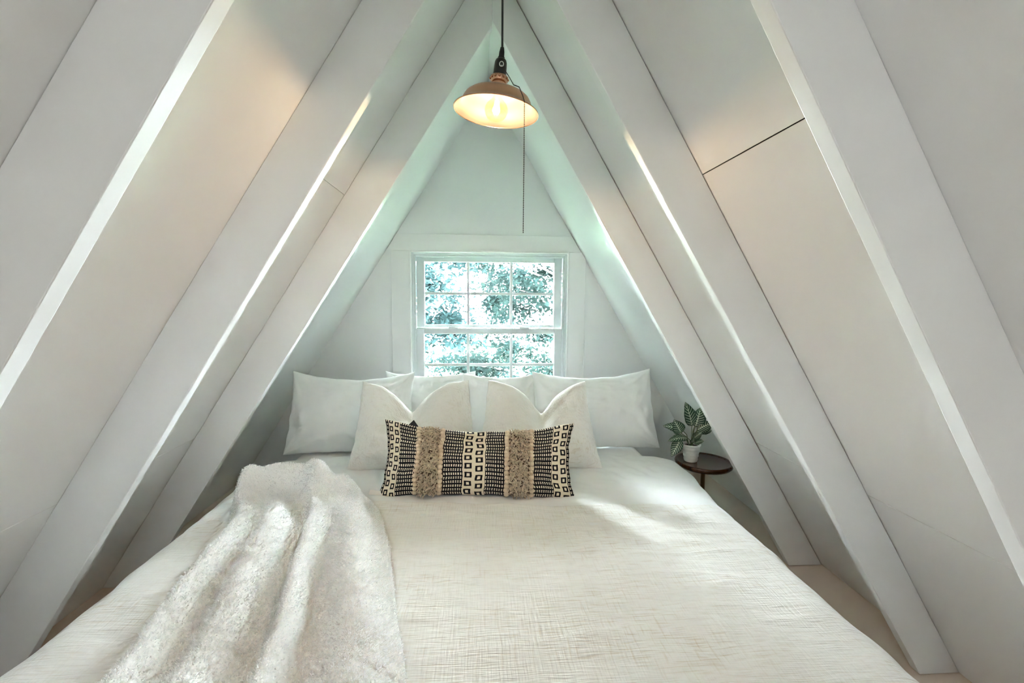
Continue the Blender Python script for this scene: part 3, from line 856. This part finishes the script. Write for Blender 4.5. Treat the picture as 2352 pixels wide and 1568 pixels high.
# pull chain: over the shade, past the rim, then straight down
rimp = Vector((0.60*LR, -0.82*LR, 0.0))
path = [Vector((0.05*LR, -0.18*LR, 0.95*LR)), Vector((0.20*LR, -0.36*LR, 0.70*LR)), Vector((0.335*LR, -0.50*LR, 0.455*LR)), Vector((0.46*LR, -0.66*LR, 0.355*LR)), Vector((0.555*LR, -0.775*LR, 0.13*LR)), rimp]
dn = -up_l
path += [rimp + dn*0.352*(k/8) for k in range(1, 9)]
bm = bmesh.new()
seg = 0; carry = 0.0; step = 0.0048
for a, b in zip(path, path[1:]):
    L_ = (b-a).length; t = carry
    while t < L_:
        bmesh.ops.create_icosphere(bm, subdivisions=1, radius=0.0018, matrix=Matrix.Translation(a.lerp(b, t/L_)))
        t += step
    carry = t-L_
tube_bm(bm, path, 0.0006, 5)
bm_obj('pull_chain', bm, M['chain'], lamp, True)
ld = bpy.data.lights.new('bulb_light', 'POINT'); ld.energy = 2.3; ld.color = (1.0, 0.76, 0.52); ld.shadow_soft_size = 0.012
lo_ = bpy.data.objects.new('bulb_light', ld); C.objects.link(lo_); lo_.parent = lamp; lo_.location = (0, 0, 0.03*LR)

# ------------------------------------------------------------------ unseen globe lamp added behind the camera as fill light
wl = tag(empty('fill_lamp', (0.047, Y_REAR, 1.55)), 'added fill lamp, a white glass globe unseen behind the camera', 'lamp')
o = lathe('back_plate', [(0.0, 0.0), (0.06, 0.0), (0.06, 0.012), (0.05, 0.018), (0.0, 0.018)], M['brass'], wl, 32); o.rotation_euler = (-PI/2, 0, 0)
tube('arm', [(0, 0.015, 0), (0, 0.10, 0.0), (0, 0.15, 0.03)], 0.008, M['brass'], wl, 10)
M['opal'] = glass_mat('opal_glass', col(0.98, 0.98, 0.97), 0.03)
o = lathe('globe', [(0.09*math.sin(PI*k/16), -0.09*math.cos(PI*k/16)) for k in range(17)], M['opal'], wl, 32); o.location = (0, 0.16, 0.12)
wd = bpy.data.lights.new('fill_light', 'POINT'); wd.energy = 2.0; wd.color = (1.0, 1.0, 0.98); wd.shadow_soft_size = 0.085
wo = bpy.data.objects.new('fill_light', wd); C.objects.link(wo); wo.parent = wl; wo.location = (0, 0.16, 0.12)

# ------------------------------------------------------------------ outdoors
GZ = -2.6
gr = boxes('lawn', [((-30, 3.6, GZ-0.2), (30, 40, GZ))], M['lawn']); tag(gr, kind='structure')
def tree(loc, height, spread, n_blob, n_leaf, size, mat, label, seed, zlo):
    rnd = random.Random(seed)
    t = tag(empty('tree', (loc[0], loc[1], GZ)), label, 'tree', 'trees outside the window')
    bm = bmesh.new()
    tube_bm(bm, [(0, 0, 0), (0.05, 0, height*.3), (-0.06, 0.05, height*.6), (0.02, 0, height*.95)], [0.12, 0.10, 0.07, 0.02], 10)
    bm_obj('trunk', bm, M['bark'], t, True)
    blobs = []
    bm = bmesh.new()
    for k in range(n_blob):
        z = zlo + (height-zlo)*rnd.random(); a = rnd.random()*2*PI
        rr = spread*(0.25+0.75*rnd.random())*(1.0 if z < 5.4 else 1.75)  # upper crown widened out of view to block steep sky light
        c = Vector((rr*math.cos(a), rr*math.sin(a)*0.8, z)); blobs.append((c, rnd.uniform(0.18, 0.42)))
        tube_bm(bm, [(0, 0, max(0.3, z-0.5)), (c.x*.5, c.y*.5, z-0.15), tuple(c)], [0.03, 0.018, 0.006], 5)
    bm_obj('branches', bm, M['bark'], t, True)['kind'] = 'stuff'
    v, f = [], []
    for _ in range(n_leaf):
        c, r = blobs[rnd.randrange(n_blob)]
        p = c + Vector((rnd.gauss(0, r), rnd.gauss(0, r), rnd.gauss(0, r*0.55)))
        d = Vector((rnd.uniform(-1, 1), rnd.uniform(-1, 1), rnd.uniform(-.8, .3))).normalized()
        s = d.cross(Vector((rnd.uniform(-.5, .5), rnd.uniform(-.5, .5), 1))).normalized(); nn = d.cross(s)
        ln = size*rnd.uniform(.7, 1.3); w = ln*0.30
        b0 = len(v)
        v += [tuple(p), tuple(p+d*ln*.5+s*w+nn*w*.25), tuple(p+d*ln), tuple(p+d*ln*.5-s*w+nn*w*.25)]
        f += [(b0, b0+1, b0+2), (b0, b0+2, b0+3)]
    o = pyd('foliage', v, f, M[mat], t); o['kind'] = 'stuff'
    return t
tree((-1.9, 8.0), 9.8, 1.7, 120, 44000, 0.12, 'leaf_b', 'tree left of centre outside the window', 1, 1.4)
tree((1.7, 10.6), 10.8, 2.1, 130, 46000, 0.12, 'leaf_a', 'tree right of centre outside the window', 2, 1.4)
tree((-0.3, 16.5), 12.5, 2.8, 110, 40000, 0.15, 'leaf_b', 'tall tree farther back in the middle of the window view', 4, 1.2)

# unseen leaf masses added on both sides to block slanting sky light
for sd, lab in ((-1, 'left'), (1, 'right')):
  rnd = random.Random(99+sd)
  v, f = [], []
  for _ in range(23000):
    y = rnd.uniform(4.6, 15.0)
    x = sd*(max(1.5, 0.20 + 0.46*(y-3.4)) + abs(rnd.gauss(0, 1.0)))
    z = GZ + rnd.random()**0.8*(9.5 + 1.2*math.sin(y*1.7+sd))
    p = Vector((x, y, z))
    d = Vector((rnd.uniform(-1, 1), rnd.uniform(-1, 1), rnd.uniform(-.8, .3))).normalized()
    s_ = d.cross(Vector((rnd.uniform(-.5, .5), rnd.uniform(-.5, .5), 1))).normalized(); nn = d.cross(s_)
    ln = 0.34*rnd.uniform(.6, 1.3); w = ln*0.34; b0 = len(v)
    v += [tuple(p), tuple(p+d*ln*.5+s_*w+nn*w*.3), tuple(p+d*ln), tuple(p+d*ln*.5-s_*w+nn*w*.3)]
    f += [(b0, b0+1, b0+2), (b0, b0+2, b0+3)]
  wood = pyd('leaf_screen', v, f, M['leaf_b'])
  tag(wood, 'unseen leafy screen added to block side light at the %s of the clearing outside the window' % lab, 'leaf_screen', None, 'stuff')
